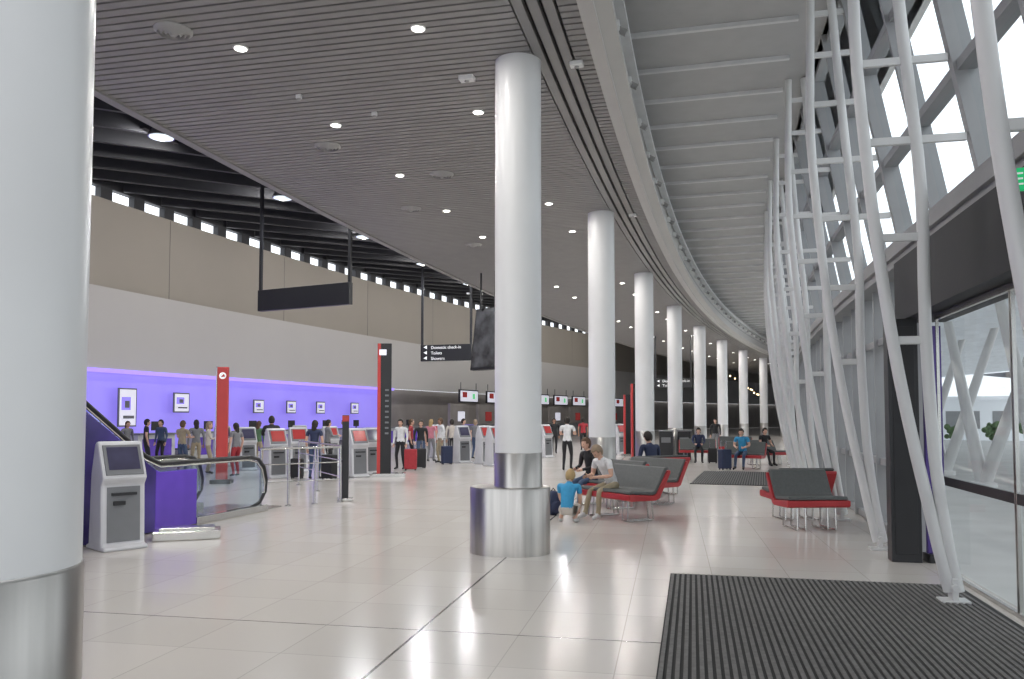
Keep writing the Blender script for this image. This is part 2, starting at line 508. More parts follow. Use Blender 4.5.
crowd = [
 (128, 27, 120, 'stand', 1.55, 'cloth_grey', 'cloth_black', 'hair_brown', 'person in a grey top waiting by the check-in area'),
 (147, 26, 60, 'stand', 1.62, 'cloth_black', 'cloth_black', 'hair_dark', 'person in black standing by the violet wall'),
 (183, 24, 20, 'queue', 1.58, 'cloth_khaki', 'cloth_denim', 'hair_brown', 'person in a khaki top at a check-in kiosk'),
 (197, 25, 330, 'stand', 1.6, 'cloth_grey', 'cloth_khaki', 'hair_dark', 'person in a grey shirt standing in the queue'),
 (209, 23.5, 70, 'queue', 1.55, 'cloth_cream', 'cloth_khaki', 'hair_grey', 'person in a cream top in the check-in queue'),
 (237, 22.5, 300, 'stand', 1.52, 'cloth_grey', 'cloth_red', 'hair_dark', 'person in grey with red trousers near the railing'),
 (272, 23.5, 340, 'queue', 1.72, 'cloth_black', 'cloth_black', 'hair_dark', 'tall person in black using a self-service kiosk'),
 (315, 21.4, 10, 'stand', 1.6, 'cloth_navy', 'cloth_denim', 'hair_dark', 'person in navy seen from behind with dark luggage'),
 (328, 25.5, 60, 'queue', 1.6, 'cloth_grey', 'cloth_black', 'hair_dark', 'person in grey at a self-service kiosk'),
 (401, 25.5, 200, 'stand', 1.62, 'cloth_white', 'cloth_black', 'hair_dark', 'person in a white shirt standing with a red suitcase'),
 (411, 28, 90, 'stand', 1.62, 'cloth_red', 'cloth_black', 'hair_brown', 'person in a red top standing in the crowd'),
 (421, 27.4, 170, 'walk', 1.6, 'cloth_black', 'cloth_denim', 'hair_dark', 'person in a black top walking through the queue'),
 (431, 30, 20, 'stand', 1.6, 'cloth_pink', 'cloth_grey', 'hair_blond', 'person in a pink top standing in the crowd'),
 (441, 29, 240, 'stand', 1.65, 'cloth_white', 'cloth_khaki', 'hair_brown', 'person in a white top and khaki trousers'),
 (452, 31, 350, 'walk', 1.62, 'cloth_cream', 'cloth_black', 'hair_dark', 'person in a cream top walking past the kiosks'),
 (463, 33, 100, 'stand', 1.62, 'cloth_navy', 'cloth_black', 'hair_dark', 'person in a navy shirt in the queue'),
 (475, 32, 40, 'stand', 1.58, 'cloth_grey', 'cloth_denim', 'hair_grey', 'grey-haired person waiting near the kiosks'),
 (554, 36, 180, 'walk', 1.66, 'cloth_black', 'cloth_black', 'hair_dark', 'person in black walking between the columns'),
 (583, 40, 0, 'walk', 1.66, 'cloth_red', 'cloth_black', 'hair_dark', 'person in a red top walking away down the hall'),
 (628, 42, 90, 'stand', 1.66, 'cloth_navy', 'cloth_black', 'hair_dark', 'person in navy standing near the far counters'),
 (715, 38, 200, 'stand', 1.62, 'cloth_black', 'cloth_grey', 'hair_dark', 'person in a black top standing by the far benches'),
 (162, 27.2, 200, 'stand', 1.6, 'cloth_denim', 'cloth_black', 'hair_dark', 'person in a denim shirt near the counters'),
 (259, 27, 20, 'stand', 1.55, 'cloth_green', 'cloth_khaki', 'hair_brown', 'person in a dark green top in the queue'),
 (345, 29, 250, 'stand', 1.6, 'cloth_black', 'cloth_grey', 'hair_dark', 'person in black waiting behind the kiosks'),
 (605, 47, 120, 'stand', 1.66, 'cloth_grey', 'cloth_black', 'hair_dark', 'person in grey far down the hall'),
]
for (px, d, f, po, hh, t_, pn, hr, lb) in crowd:
    person(at(px, d), f, po, hh, t_, pn, hair=hr, label=lb, longhair=random.random() < .35, skin=random.choice(['skin_fair', 'skin_tan']),
           sleeves=random.choice(['short', 'long']), group='travellers in the check-in hall')
person(at(698, 29.4), 192, 'sit', 1.62, 'cloth_navy', 'cloth_black', lean=15, sleeves='long', seat=.47, label='person in dark clothes sitting on a red bench')
person(at(742, 25.7), 210, 'sit', 1.66, 'cloth_blue', 'cloth_denim', lean=14, seat=.47, label='person in a blue shirt sitting on the far bench')
person(at(763, 27.6), 160, 'sit', 1.62, 'cloth_black', 'cloth_black', lean=5, seat=.47, label='person in black sitting on the far bench')
finish_people()

# ============================================================ SHELL
H0, H1 = 8.0, 58.0
b = MB(); b.arc([(4.85, 0), (-22.4, 0), (-22.4, -.15), (4.85, -.15)], H0, H1, 90)
struct(b.to('floor', ['floor']), 'polished cream tile floor')

ZC = 6.13
b = MB()
b.arc([(1.0, ZC+.10), (-5.85, ZC+.10), (-5.85, ZC+.3), (1.0, ZC+.3)], H0, H1, 90, 1)
ph = .14/RC*180/math.pi
nsl = int((33-8.6)/ph)
for i in range(nsl):
    h = 8.6+i*ph
    w = ph*.76
    for (oa, ob_) in ((-5.8, .22), (.72, .97)):
        vs = [P(h, oa, ZC), P(h+w, oa, ZC), P(h+w, ob_, ZC), P(h, ob_, ZC), P(h, oa, ZC+.06), P(h+w, oa, ZC+.06), P(h+w, ob_, ZC+.06), P(h, ob_, ZC+.06)]
        b.add(vs, [(0, 1, 2, 3), (0, 4, 5, 1), (2, 6, 7, 3), (1, 5, 6, 2), (0, 3, 7, 4)], 0)
b.arc([(-5.8, ZC), (.97, ZC), (.97, ZC+.05), (-5.8, ZC+.05)], 33, H1, 40, 0)
for k in range(3):
    o = .24+k*.165
    b.arc([(o, ZC), (o+.115, ZC), (o+.115, ZC+.08), (o, ZC+.08)], 8.6, 33, 60, 0)
struct(b.to('ceiling', ['slat', 'dark']), 'grey linear slat ceiling')

b = MB(); b.arc([(-5.95, ZC-.03), (-5.8, ZC-.03), (-5.8, ZC+.35), (-5.95, ZC+.35)], H0, H1, 90)
struct(b.to('trim_1', ['slat']), 'ceiling edge trim')
b = MB(); b.arc([(-5.9, ZC+.3), (-5.8, ZC+.3), (-5.8, 12.0), (-5.9, 12.0)], H0, H1, 60)  # out of view, added to block light above the ceiling edge
struct(b.to('wall_light_block', ['roof']), 'unseen dark bulkhead added to block light above the slat ceiling edge')

b = MB()
b.arc([(.95, ZC-.06), (1.12, ZC-.06), (1.12, 7.3), (.95, 7.3)], H0, H1, 120)
b.arc([(1.12, ZC-.02), (1.30, ZC+.03), (1.30, ZC+.12), (1.12, ZC+.12)], H0, H1, 120)
struct(b.to('trim_2', ['fascia'], smooth=True), 'curved pale fascia bulkhead')
b = MB()
b.arc([(1.16, 6.95), (1.30, 6.95), (1.30, 7.03), (1.16, 7.03)], H0, 40, 100)
b.arc([(1.12, 6.62), (1.135, 6.62), (1.135, 6.66), (1.12, 6.66)], H0, 40, 100, 1)
struct(b.to('trim_3', ['plate_rib', 'mull'], smooth=True), 'continuous white rail along the fascia')

ZU = 7.28
b = MB()
b.arc([(1.1, ZU), (5.2, ZU), (5.2, ZU+.2), (1.1, ZU+.2)], H0, H1, 110)
h = 8.5
while h < 34:
    w = .07/RC*57.3
    vs = [P(h, 1.12, ZU-.06), P(h, 3.6, ZU-.06), P(h+w, 3.6, ZU-.06), P(h+w, 1.12, ZU-.06), P(h, 1.12, ZU+.01), P(h, 3.6, ZU+.01), P(h+w, 3.6, ZU+.01), P(h+w, 1.12, ZU+.01)]
    b.add(vs, [(0, 1, 2, 3), (0, 4, 5, 1), (2, 6, 7, 3), (1, 5, 6, 2), (0, 3, 7, 4)], 1)
    h += .3593
struct(b.to('ceiling.001', ['plate', 'plate_rib']), 'pale curved upper ceiling with panel joints')

WO = -22.0
b = MB(); b.arc([(WO, 6.9), (WO-.3, 6.9), (WO-.3, 10.55), (WO, 10.55)], H0, H1, 90)
hh = 12.0
while hh < 40:
    b.box(P(hh, WO+.01, 8.7), (.02, .02, 3.6), 1, rz=-rad(hh)); hh += 2.156
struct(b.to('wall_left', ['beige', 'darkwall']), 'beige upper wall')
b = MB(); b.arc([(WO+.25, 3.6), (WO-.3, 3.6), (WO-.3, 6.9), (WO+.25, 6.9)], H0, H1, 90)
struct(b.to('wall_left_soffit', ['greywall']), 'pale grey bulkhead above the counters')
b = MB(); b.arc([(WO, 0), (WO-.3, 0), (WO-.3, 3.6), (WO, 3.6)], H0, 23.5, 50)
struct(b.to('wall_left_violet', ['purplewall']), 'violet backlit wall behind check-in')
b = MB(); b.arc([(WO+.02, 3.46), (WO+.3, 3.46), (WO+.3, 3.6), (WO+.02, 3.6)], H0, 23.5, 50)
struct(b.to('trim_4', ['violetstrip']), 'violet cove light along the wall top')
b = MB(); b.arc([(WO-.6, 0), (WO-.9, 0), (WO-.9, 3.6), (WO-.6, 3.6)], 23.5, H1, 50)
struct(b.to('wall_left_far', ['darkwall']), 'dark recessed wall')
b = MB()
hh = 9.0
b.arc([(WO, 11.02), (WO-.3, 11.02), (WO-.3, 12.0), (WO, 12.0)], H0, H1, 60)
while hh < 50:
    b.box(P(hh, WO-.15, 10.8), (.3, .6, .6), 0, rz=-rad(hh)); hh += .45
struct(b.to('wall_clerestory', ['fin']), 'clerestory piers below the roof')
b = MB(); b.arc([(-5.8, 11.9), (-22.8, 11.9), (-22.8, 12.0), (-5.8, 12.0)], H0, H1, 60)
fd = Vector((math.sin(rad(64)), math.cos(rad(64)), 0))
hh = 9.5
while hh < 46:
    a = P(hh, WO+.1, 0)
    t = 0
    while t < 70:
        q = a+fd*t
        r = (q-Vector((CX, CY, 0))).length
        if RC-r > -6.0: break
        t += .3
    mid = a+fd*t/2
    b.box((mid.x, mid.y, 11.45), (.16, t, .8), 1, rz=-rad(64))
    hh += .55
struct(b.to('ceiling.002', ['roof', 'fin']), 'dark roof with deep diagonal fins')
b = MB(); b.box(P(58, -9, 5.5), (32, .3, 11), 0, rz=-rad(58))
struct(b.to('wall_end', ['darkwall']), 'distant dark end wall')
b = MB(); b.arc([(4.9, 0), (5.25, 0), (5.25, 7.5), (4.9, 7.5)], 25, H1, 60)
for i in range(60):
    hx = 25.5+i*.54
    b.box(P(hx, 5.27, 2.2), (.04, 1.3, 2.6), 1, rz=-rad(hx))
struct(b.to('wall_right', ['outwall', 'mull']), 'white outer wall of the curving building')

b = MB(); b.add([(-20, -60, -.06), (140, -60, -.06), (140, 160, -.06), (-20, 160, -.06)], [(0, 1, 2, 3)])
b.arc([(20, -.055), (27, -.055), (27, -.04), (20, -.04)], 0, 40, 40, 1)
struct(b.to('floor.001', ['pave', 'road']), 'pale outdoor forecourt paving')

# ============================================================ COLUMNS
def stadium(hx, r, n=14):
    pts = []
    for i in range(n+1):
        a = -math.pi/2+math.pi*i/n; pts.append((hx+r*math.cos(a), r*math.sin(a)))
    for i in range(n+1):
        a = math.pi/2+math.pi*i/n; pts.append((-hx+r*math.cos(a), r*math.sin(a)))
    return pts
def drum(hx, r, z):
    pts = stadium(hx, r)
    n = len(pts)
    b = MB()
    lv = [(1.0, 0), (1.0, z-.02), (.985, z)]
    vs = []; fs = []
    for sc, zz in lv:
        vs += [(x*sc, y*sc, zz) for x, y in pts]
    for j in range(2):
        for i in range(n):
            k = (i+1) % n; fs.append((j*n+i, j*n+k, (j+1)*n+k, (j+1)*n+i))
    fs.append(tuple(2*n+i for i in range(n)))
    b.add(vs, fs)
    return b
first = None
for k in range(0, 11):
    h = 10.84+2.156*k
    loc = P(h, 0)
    if k == 0: loc.x -= .05
    if first is None:
        e = empty('column', loc, -rad(h))
        MB().lathe([(.29, 1.21), (.29, 6.13)], 48).to('column_shaft', ['column'], parent=e, smooth=True)
        s2 = MB().lathe([(.297, 0), (.297, 1.205), (.292, 1.215)], 48).to('steel_collar', ['steel'], parent=e, smooth=True)
        s2['label'] = 'brushed stainless steel base sleeve'
        first = e
    else:
        e = clone(first, loc, -rad(h))
    top(e, 'round white column with brushed steel base sleeve', 'column', 'row of white columns')
    if k == 1:
        d1 = drum(.11, .385, .80).to('steel_enclosure', ['steel'], (-.09, -.06, 0), 0, parent=e, smooth=True)
        d1['label'] = 'low rounded brushed stainless steel enclosure'
        e['label'] = 'round white column rising from a rounded stainless steel enclosure'

# ============================================================ CEILING FITTINGS
dl = None
for i in range(27):
    for o in (-3.2, -.93):
        h = 12.68-.72*2+.72*i
        loc = P(h, o, ZC)
        if dl is None:
            e = empty('downlight', loc, -rad(h))
            MB().lathe([(.074, -.012), (.092, -.006), (.092, .03)], 20).to('trim_ring', ['white'], parent=e, smooth=True)
            MB().lathe([(.072, -.016), (.072, .0)], 20).to('lamp_lens', ['lamp'], parent=e)
            ld = bpy.data.lights.new('downlight_lamp', 'AREA')
            ld.shape = 'DISK'; ld.size = .2; ld.energy = 36; ld.color = (1, .97, .93)
            ld.specular_factor = .12
            lo = bpy.data.objects.new('downlight_lamp', ld)
            C.collection.objects.link(lo); lo.parent = e; lo.location = (0, 0, -.03)
            dl = e
        else:
            e = clone(dl, loc, -rad(h))
        top(e, 'small round recessed downlight glowing warm white', 'downlight', 'recessed downlights in the slat ceiling')
for (px, py) in ((166, 22), (325, 142), (441, 171), (410, 206), (473, 243)):
    D = 4.48*800/(417-py)
    b = MB()
    b.lathe([(.03, -.07), (.07, -.02), (.075, -.065), (.12, -.015), (.125, -.055), (.17, -.012), (.175, -.045), (.215, -.012), (.215, .0)], 28)
    v = b.to('air_diffuser', ['vent'], at(px, D, ZC), smooth=False)
    top(v, 'round grey ceiling air diffuser with concentric rings', 'air diffuser', 'ceiling air diffusers')
for (px, py, w) in ((466, 70, .2), (578, 55, .17), (634, 212, .17), (295, 89, .08), (372, 107, .08), (468, 292, .12)):
    D = 4.48*800/(417-py)
    b = MB().box((0, 0, -.03), (w, w*.7, .06)); b.lathe([(.03, -.08), (.035, -.06)], 12, mi=1)
    v = b.to('ceiling_sensor', ['white', 'vent'], at(px, D, ZC), -rad(14), bevel=.01)
    top(v, 'small white box sensor fixed to the slat ceiling', 'sensor', 'ceiling sensors')
hb_ = None
for k in range(9):
    h = 14.0+1.2*k
    loc = P(h, -8.0, 7.1)
    if hb_ is None:
        e = empty('high_bay_lamp', loc)
        MB().lathe([(.25, 0), (.25, .03), (.235, .05), (.17, .22), (.10, .30), (.10, .46)], 24).to('lamp_shade', ['steelfin'], parent=e, smooth=True)
        MB().lathe([(.12, -.03), (.20, -.015), (.225, -.005)], 24).to('lamp_lens', ['lampdim'], parent=e)
        MB().lathe([(.06, -.05), (.07, -.03)], 16).to('bulb', ['lamp'], parent=e)
        MB().tube([(0, 0, .4), (0, 0, 4.75)], .012, 6).to('suspension_rod', ['black'], parent=e)
        ld = bpy.data.lights.new('high_bay_light', 'AREA'); ld.shape = 'DISK'; ld.size = .16; ld.energy = 150; ld.color = (.95, .97, 1)
        ld.specular_factor = .3
        lo = bpy.data.objects.new('high_bay_light', ld); C.collection.objects.link(lo); lo.parent = e; lo.location = (0, 0, -.08)
        hb_ = e
    else:
        e = clone(hb_, loc, 0)
    top(e, 'metal high-bay pendant lamp hanging from the dark roof', 'pendant lamp', 'high-bay pendants in the roof void')
wl = None
for k in range(10):
    h = 14.5+1.9*k
    loc = P(h, -15.5, 11.0)
    if wl is None:
        e = empty('added_luminaire', loc, -rad(h))  # lamps added in the void to brighten the upper wall
        MB().box((0, 0, 0), (.22, 1.6, .10)).to('lamp_housing', ['black'], parent=e, bevel=.01)
        MB().tube([(0, -.6, .05), (0, -.6, .9)], .01, 6).to('hanger', ['black'], parent=e)
        MB().tube([(0, .6, .05), (0, .6, .9)], .01, 6).to('hanger', ['black'], parent=e)
        ld = bpy.data.lights.new('added_wall_washer', 'AREA'); ld.shape = 'RECTANGLE'; ld.size = .3; ld.size_y = 1.6; ld.energy = 140; ld.color = (1, .97, .94)
        lo = bpy.data.objects.new('added_wall_washer', ld); C.collection.objects.link(lo); lo.parent = e; lo.location = (-.15, 0, -.08)
        lo.rotation_euler = (0, rad(40), 0)
        wl = e
    else: e = clone(wl, loc, -rad(h))
    top(e, 'slim black linear lamp added to brighten the upper wall', 'luminaire', 'added fill lamps in the roof void')
fs_ = None
for k in range(30):
    h = 12.2+.5*k
    if fs_ is None:
        b = MB(); b.box((0, 0, 0), (.1, .22, .12)); b.tube([(.03, 0, -.02), (.14, 0, -.09)], .05, 10, 1)
        fs_ = b.to('fascia_spotlight', ['white', 'vent'], P(h, 1.17, 6.8), -rad(h), bevel=.008); o = fs_
    else:
        o = fs_.copy(); C.collection.objects.link(o); o.location = P(h, 1.17, 6.8); o.rotation_euler = (0, 0, -rad(h))
    top(o, 'small white spotlight on the curved fascia', 'spotlight', 'spotlights along the fascia')
pb = None
for k in range(14):
    loc = P(30.0+.33*(k % 7)+.1*(k//7), -2.2-.9*(k % 3)-1.2*(k//7), 3.7+.5*((k*5) % 4))
    if pb is None:
        e = empty('pendant_bulb', loc)
        MB().sphere((0, 0, 0), .07, 0, 12, 8).to('bulb', ['bulb'], parent=e, smooth=True)
        MB().tube([(0, 0, .06), (0, 0, .9)], .01, 6).to('cord', ['black'], parent=e)
        pb = e
    else: e = clone(pb, loc, 0)
    top(e, 'warm glowing globe pendant far down the hall', 'pendant lamp', 'warm globe pendants')

# ============================================================ FACADE
def lerp_path(path, z):
    for (o1, z1), (o2, z2) in zip(path[:-1], path[1:]):
        if z1 <= z <= z2: return o1+(o2-o1)*(z-z1)/(z2-z1)
    return path[-1][0]
A_ = [(4.33, 0.1), (3.98, 1.8), (3.78, 3.27), (3.62, 5.2), (3.66, 7.25)]
B_ = [(4.40, 0.1), (4.24, 1.0), (4.17, 2.7), (4.20, 3.6), (4.02, 5.5), (3.90, 7.25)]
G_ = [(4.85, 0), (4.85, 3.6), (4.78, 3.7), (4.12, 7.3)]
def dense(path, n=18):
    z0, z1 = path[0][1], path[-1][1]
    out = []
    for i in range(n+1):
        z = z0+(z1-z0)*i/n
        s = sum(lerp_path(path, min(z1, max(z0, z+dz))) for dz in (-.5, -.25, 0, .25, .5))/5
        if i in (0, n): s = lerp_path(path, z)
        out.append((s-4.33, 0, z))
    return out
tr = None
THS = [10.83+.83*k for k in range(15)]
for h in THS:
    if tr is None:
        e = empty('facade_truss', P(h, 4.33), -rad(h))
        for nm, pt in (('inner_chord', A_), ('outer_chord', B_)):
            MB().tube(dense(pt), .054, 12).to(nm, ['truss'], parent=e, smooth=True)
        for z in (2.35, 3.3, 4.2, 4.95, 5.7, 6.35, 6.9):
            xa = lerp_path(A_, z)-4.33; xb = lerp_path(B_, z)-4.33; xg = max(xb, lerp_path(G_, z)-4.33-.12) if z > 4 else xb
            MB().box(((xa+xg)/2, 0, z), (xg-xa, .04, .075)).to('strut', ['truss'], parent=e, bevel=.008)
        MB().box((.03, 0, .015), (.24, .18, .03)).box((.03, 0, .12), (.05, .14, .2)).tube([(.03, -.10, .14), (.03, .10, .14)], .035, 10).to('base_plate', ['truss'], parent=e, bevel=.004)
        tr = e
    else:
        e = clone(tr, P(h, 4.33), -rad(h))
    top(e, 'tall white tubular steel ladder truss bracing the glass facade', 'facade truss', 'white steel trusses along the glass')
wn = 1
for k, (h1, h2) in enumerate(zip(THS[:-1], THS[1:])):
    fr = MB()
    hm_ = (h1+h2)/2
    for hx, w in ((h1, .1), (hm_, .06)):
        p0, p1 = P(hx, 4.80, 3.6), P(hx, 4.08, 7.3)
        mid = (p0+p1)/2
        L_ = (p1-p0).length
        ax = (p1-p0).normalized()
        ty = Vector((math.sin(rad(hx)), math.cos(rad(hx)), 0)); nx = ty.cross(ax).normalized()
        mm = Matrix((( nx.x, ty.x, ax.x, mid.x), (nx.y, ty.y, ax.y, mid.y), (nx.z, ty.z, ax.z, mid.z), (0, 0, 0, 1)))
        fr.box((0, 0, 0), (.20, w, L_), 0, mx=mm)
    for z in (4.85, 6.05, 7.2):
        o = lerp_path(G_, z)
        fr.arc([(o-.08, z-.05), (o+.08, z-.05), (o+.08, z+.05), (o-.08, z+.05)], h1, h2, 2)
    if h1 > 12.6:
        for hx, w in ((h1, .14), (h1+(h2-h1)/3, .05), (h1+2*(h2-h1)/3, .05)):
            if hx < 13.2: continue
            fr.box(P(hx, 4.82, 1.8), (.22, w, 3.6), 0, rz=-rad(hx))
        for z in (.06, 1.0, 2.75):
            fr.arc([(4.76, z-.05), (4.9, z-.05), (4.9, z+.05), (4.76, z+.05)], h1, h2, 2)
    f = fr.to('window_%d' % wn, ['mull'], bevel=0)
    struct(f, 'grey framed facade window bay')
    g = MB()
    g.add([P(h1, 4.80, 3.6), P(h2, 4.80, 3.6), P(h2, 4.10, 7.3), P(h1, 4.10, 7.3)], [(0, 1, 2, 3)])
    if h1 > 12.6:
        g.add([P(h1, 4.86, 0), P(h2, 4.86, 0), P(h2, 4.86, 3.6), P(h1, 4.86, 3.6)], [(0, 1, 2, 3)])
    g.to('glass', ['glass'], parent=f)
    wn += 1
b = MB()
b.arc([(4.55, 3.5), (5.0, 3.5), (5.0, 3.82), (4.55, 3.82)], 9.5, 24, 40)
b.arc([(4.50, 3.60), (4.55, 3.60), (4.55, 3.72), (4.50, 3.72)], 9.5, 24, 40)
struct(b.to('trim_5', ['beam']), 'grey steel beam above the doors')
b = MB(); b.arc([(4.5, 2.78), (5.05, 2.78), (5.05, 3.5), (4.5, 3.5)], 9.5, 13.2, 14)
struct(b.to('trim_6', ['blackmatt']), 'black header above the entrance doors')
b = MB(); b.arc([(4.0, 7.28), (5.3, 7.28), (5.3, 7.5), (4.0, 7.5)], H0, 34, 40)  # roof strip added to close a skylight leak above the glass
struct(b.to('trim_8', ['fascia']), 'eaves strip added to stop skylight leaking in')
b = MB().box((0, 0, 1.39), (.32, .22, 2.78)); b.box((0, -.115, 1.39), (.24, .01, 2.6), 1)
o = b.to('trim_9', ['black', 'blackmatt'], P(13.1, 4.47), -rad(13.06), bevel=.01); struct(o, 'black entrance portal post')
b = MB().box((0, 0, 1.4), (.20, .05, 2.6), 0).box((0, 0, .05), (.22, .2, .1), 1)
o = b.to('advertising_panel', ['darkviolet', 'black'], P(13.1, 4.80), -rad(4), bevel=.005)
top(o, 'narrow tall violet panel beside the black door post', 'panel')
hs = [10.0, 10.6, 11.2, 11.8, 12.35, 12.95]
for k, (h1, h2) in enumerate(zip(hs[:-1], hs[1:])):
    fr = MB()
    for hx in (h1+.005, h2-.005):
        fr.box(P(hx, 4.72, 1.39), (.03, .02, 2.78), 0, rz=-rad(hx))
    for z, t in ((.02, .04), (2.74, .06)):
        fr.arc([(4.70, z-t/2), (4.74, z-t/2), (4.74, z+t/2), (4.70, z+t/2)], h1, h2, 2)
    f = fr.to('door_%d' % (k+1), ['steelfin'])
    struct(f, 'frameless glass sliding entrance door')
    g = MB().add([P(h1, 4.72, .05), P(h2, 4.72, .05), P(h2, 4.72, 2.7), P(h1, 4.72, 2.7)], [(0, 1, 2, 3)])
    g.to('glass', ['glass'], parent=f)
    g = MB(); g.arc([(4.705, .93), (4.735, .93), (4.735, 1.02), (4.705, 1.02)], h1, h2, 2)
    g.to('door_rail', ['black'], parent=f)
def text_mesh(txt, size, name, matn, parent, loc, rot, align='LEFT'):
    cu = bpy.data.curves.new(name, 'FONT'); cu.body = txt; cu.size = size; cu.align_x = align; cu.extrude = .003
    t = bpy.data.objects.new(name+'_t', cu); C.collection.objects.link(t)
    C.view_layer.update()
    me = bpy.data.meshes.new_from_object(t.evaluated_get(C.evaluated_depsgraph_get()))
    bpy.data.objects.remove(t)
    me.materials.clear(); me.materials.append(M[matn])
    o = bpy.data.objects.new(name, me); C.collection.objects.link(o)
    o.parent = parent; o.location = loc; o.rotation_euler = rot
    return o
b = MB().box((0, 0, 0), (.36, .04, .15)).box((0, 0, .55), (.02, .02, .95), 1)
o = b.to('exit_sign', ['green', 'black'], at(1041, 5.2, 3.22), -rad(20), bevel=.004)
top(o, 'green illuminated exit sign hanging near the doors', 'exit sign')
text_mesh('EXIT', .12, 'lettering', 'signtext', o, (0, -.025, -.04), (rad(90), 0, 0), 'CENTER')

# outside
b = MB(); b.arc([(7.6, 4.3), (18, 5.1), (18, 5.25), (7.6, 4.45)], 4, 30, 60)
for hx in [6+.5*i for i in range(44)]:
    b.box(P(hx, 12.8, 4.52), (10, .10, .22), 0, rz=-rad(hx), ry=-.077)
b.arc([(7.5, 4.1), (7.62, 4.1), (7.62, 4.5), (7.5, 4.5)], 4, 30, 60)
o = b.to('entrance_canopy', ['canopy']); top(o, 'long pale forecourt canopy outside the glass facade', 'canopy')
cp = None
for k in range(11):
    h = 9.0+1.25*k
    if cp is None:
        e = empty('canopy_column', P(h, 8.6), -rad(h))
        MB().tube([(0, 0, -.05), (-.55, .8, 4.3)], [.16, .10], 14).tube([(0, 0, -.05), (1.3, -.8, 4.4)], [.16, .10], 14).to('leaning_post', ['truss'], parent=e, smooth=True)
        MB().lathe([(.3, -.06), (.3, .04), (.22, .08)], 20).to('base_plate', ['truss'], parent=e, smooth=True)
        cp = e
    else: e = clone(cp, P(h, 8.6), -rad(h))
    top(e, 'white V-shaped leaning tubular column carrying the outdoor canopy', 'canopy column', 'canopy columns outside')
b = MB().box((0, 0, 1.5), (18, 8, 3.0)).box((0, 0, 3.1), (19, 9, .25))
for i in range(6): b.box((-7.5+i*3.0, -4.02, 1.5), (2.2, .05, 1.3), 1)
o = b.to('car_park_building', ['outwall', 'mull'], at(985, 62, -.06), -rad(30)); top(o, 'low white building across the forecourt', 'building')
for k, (px, d) in enumerate(((952, 48), (992, 46), (1030, 50))):
    sc = .45+.08*(k % 3)
    b = MB().tube([(0, 0, 0), (.06, 0, 1.0*sc), (.03, .05, 1.9*sc)], [.09, .07, .05], 8, 1)
    rr = random.Random(k)
    for j in range(30):
        a, r = rr.random()*6.28, rr.random()*1.0*sc
        b.sphere((r*math.cos(a), r*math.sin(a), (1.7+rr.uniform(-.8, .8))*sc), rr.uniform(.22, .42)*sc, 0, 7, 5)
    o = b.to('shrub', ['leaf', 'bark'], at(px, d, -.06)); top(o, 'small leafy green shrub on the forecourt', 'shrub', 'shrubs outside the facade')

# ============================================================ FLOOR MATS
def floor_mat(h, o0, o1, t0, t1, rib, label):
    b = MB().box(((o1-o0)/2, (t0+t1)/2, .004), (o1-o0, t1-t0, .008), 0)
    n = int((o1-o0)/rib)
    for i in range(n):
        b.box(((i+.5)*rib, (t0+t1)/2, .011), (rib*.55, t1-t0-.06, .012), 1)
    o = b.to('entrance_mat', ['matbase', 'matrib'], P(h, o0, .001), -rad(h))
    top(o, label, 'mat')
def inv(p):
    dx = CX-p.x; dy = p.y-CY
    return math.degrees(math.atan2(dy, dx)), RC-math.hypot(dx, dy)
hM, oM = inv(at(669, 8.5))
floor_mat(hM, oM, 4.62, -7.5, 0, .052, 'large dark grey ribbed entrance mat set before the doors')
hN, oN = inv(at(703, 24.6))
floor_mat(hN, oN, oN+2.3, -5.0, 0, .06, 'dark ribbed entrance mat further along the hall')

# ============================================================ BENCHES
bench_src = {}
def bench(loc, rz, w, label):
    key = round(w, 2)
    if key in bench_src:
        e = clone(bench_src[key], loc, rz)
        top(e, label, 'bench', 'red and charcoal hall benches'); return e
    e = empty('bench', loc, rz)
    shell = [(-.36, .34), (-.40, .36), (-.40, .44), (-.34, .445), (.10, .41), (.16, .43), (.40, .80), (.45, .80), (.46, .76), (.22, .36), (.14, .33)]
    MB().prism(shell, -w/2, w/2).to('seat_shell', ['red'], parent=e, bevel=.01)
    pad = [(-.38, .45), (-.36, .50), (.08, .47), (.14, .49), (.35, .84), (.41, .85), (.43, .82), (.40, .80), (.17, .435), (.10, .415)]
    MB().prism(pad, -w/2+.025, w/2-.025).to('seat_pad', ['seat'], parent=e, bevel=.015)
    for sx in (-w/2+.18, w/2-.30):
        pts = [(sx, -.28, .35), (sx, -.30, .02), (sx, -.27, .012), (sx, .20, .012), (sx, .24, .02), (sx, .20, .38)]
        MB().tube(pts, .013, 8).to('leg', ['steelfin'], parent=e, smooth=True)
        MB().tube([(x+.12, y, z) for x, y, z in pts], .013, 8).to('leg', ['steelfin'], parent=e, smooth=True)
    bench_src[key] = e
    top(e, label, 'bench', 'red and charcoal hall benches')
    return e
bench(at(806, 12.0), rad(3), .93, 'charcoal padded bench with red shell and chrome legs beside the mat')
bench(at(795, 13.05), rad(183), .93, 'charcoal padded bench with red shell, back to back')
bench(at(621, 13.2), rad(-58), 1.35, 'charcoal and red bench with a seated person beside the column')
bench(at(606, 14.9), rad(-58), 1.35, 'charcoal and red bench with a seated person in black')
bench(at(645, 15.6), rad(-48), 1.35, 'empty charcoal and red bench beside the seated group')
bench(at(651, 17.15), rad(205), 1.35, 'charcoal and red bench carrying a hunched seated person')
bench(at(697, 29.6), rad(-12), 1.35, 'distant red and charcoal bench')
bench(at(742, 25.9), rad(-30), 1.35, 'red and charcoal bench near the second mat')
bench(at(763, 27.8), rad(20), 1.35, 'red and charcoal bench against the trusses')
bench(at(735, 33), rad(-14), 1.35, 'distant charcoal bench near the trusses')

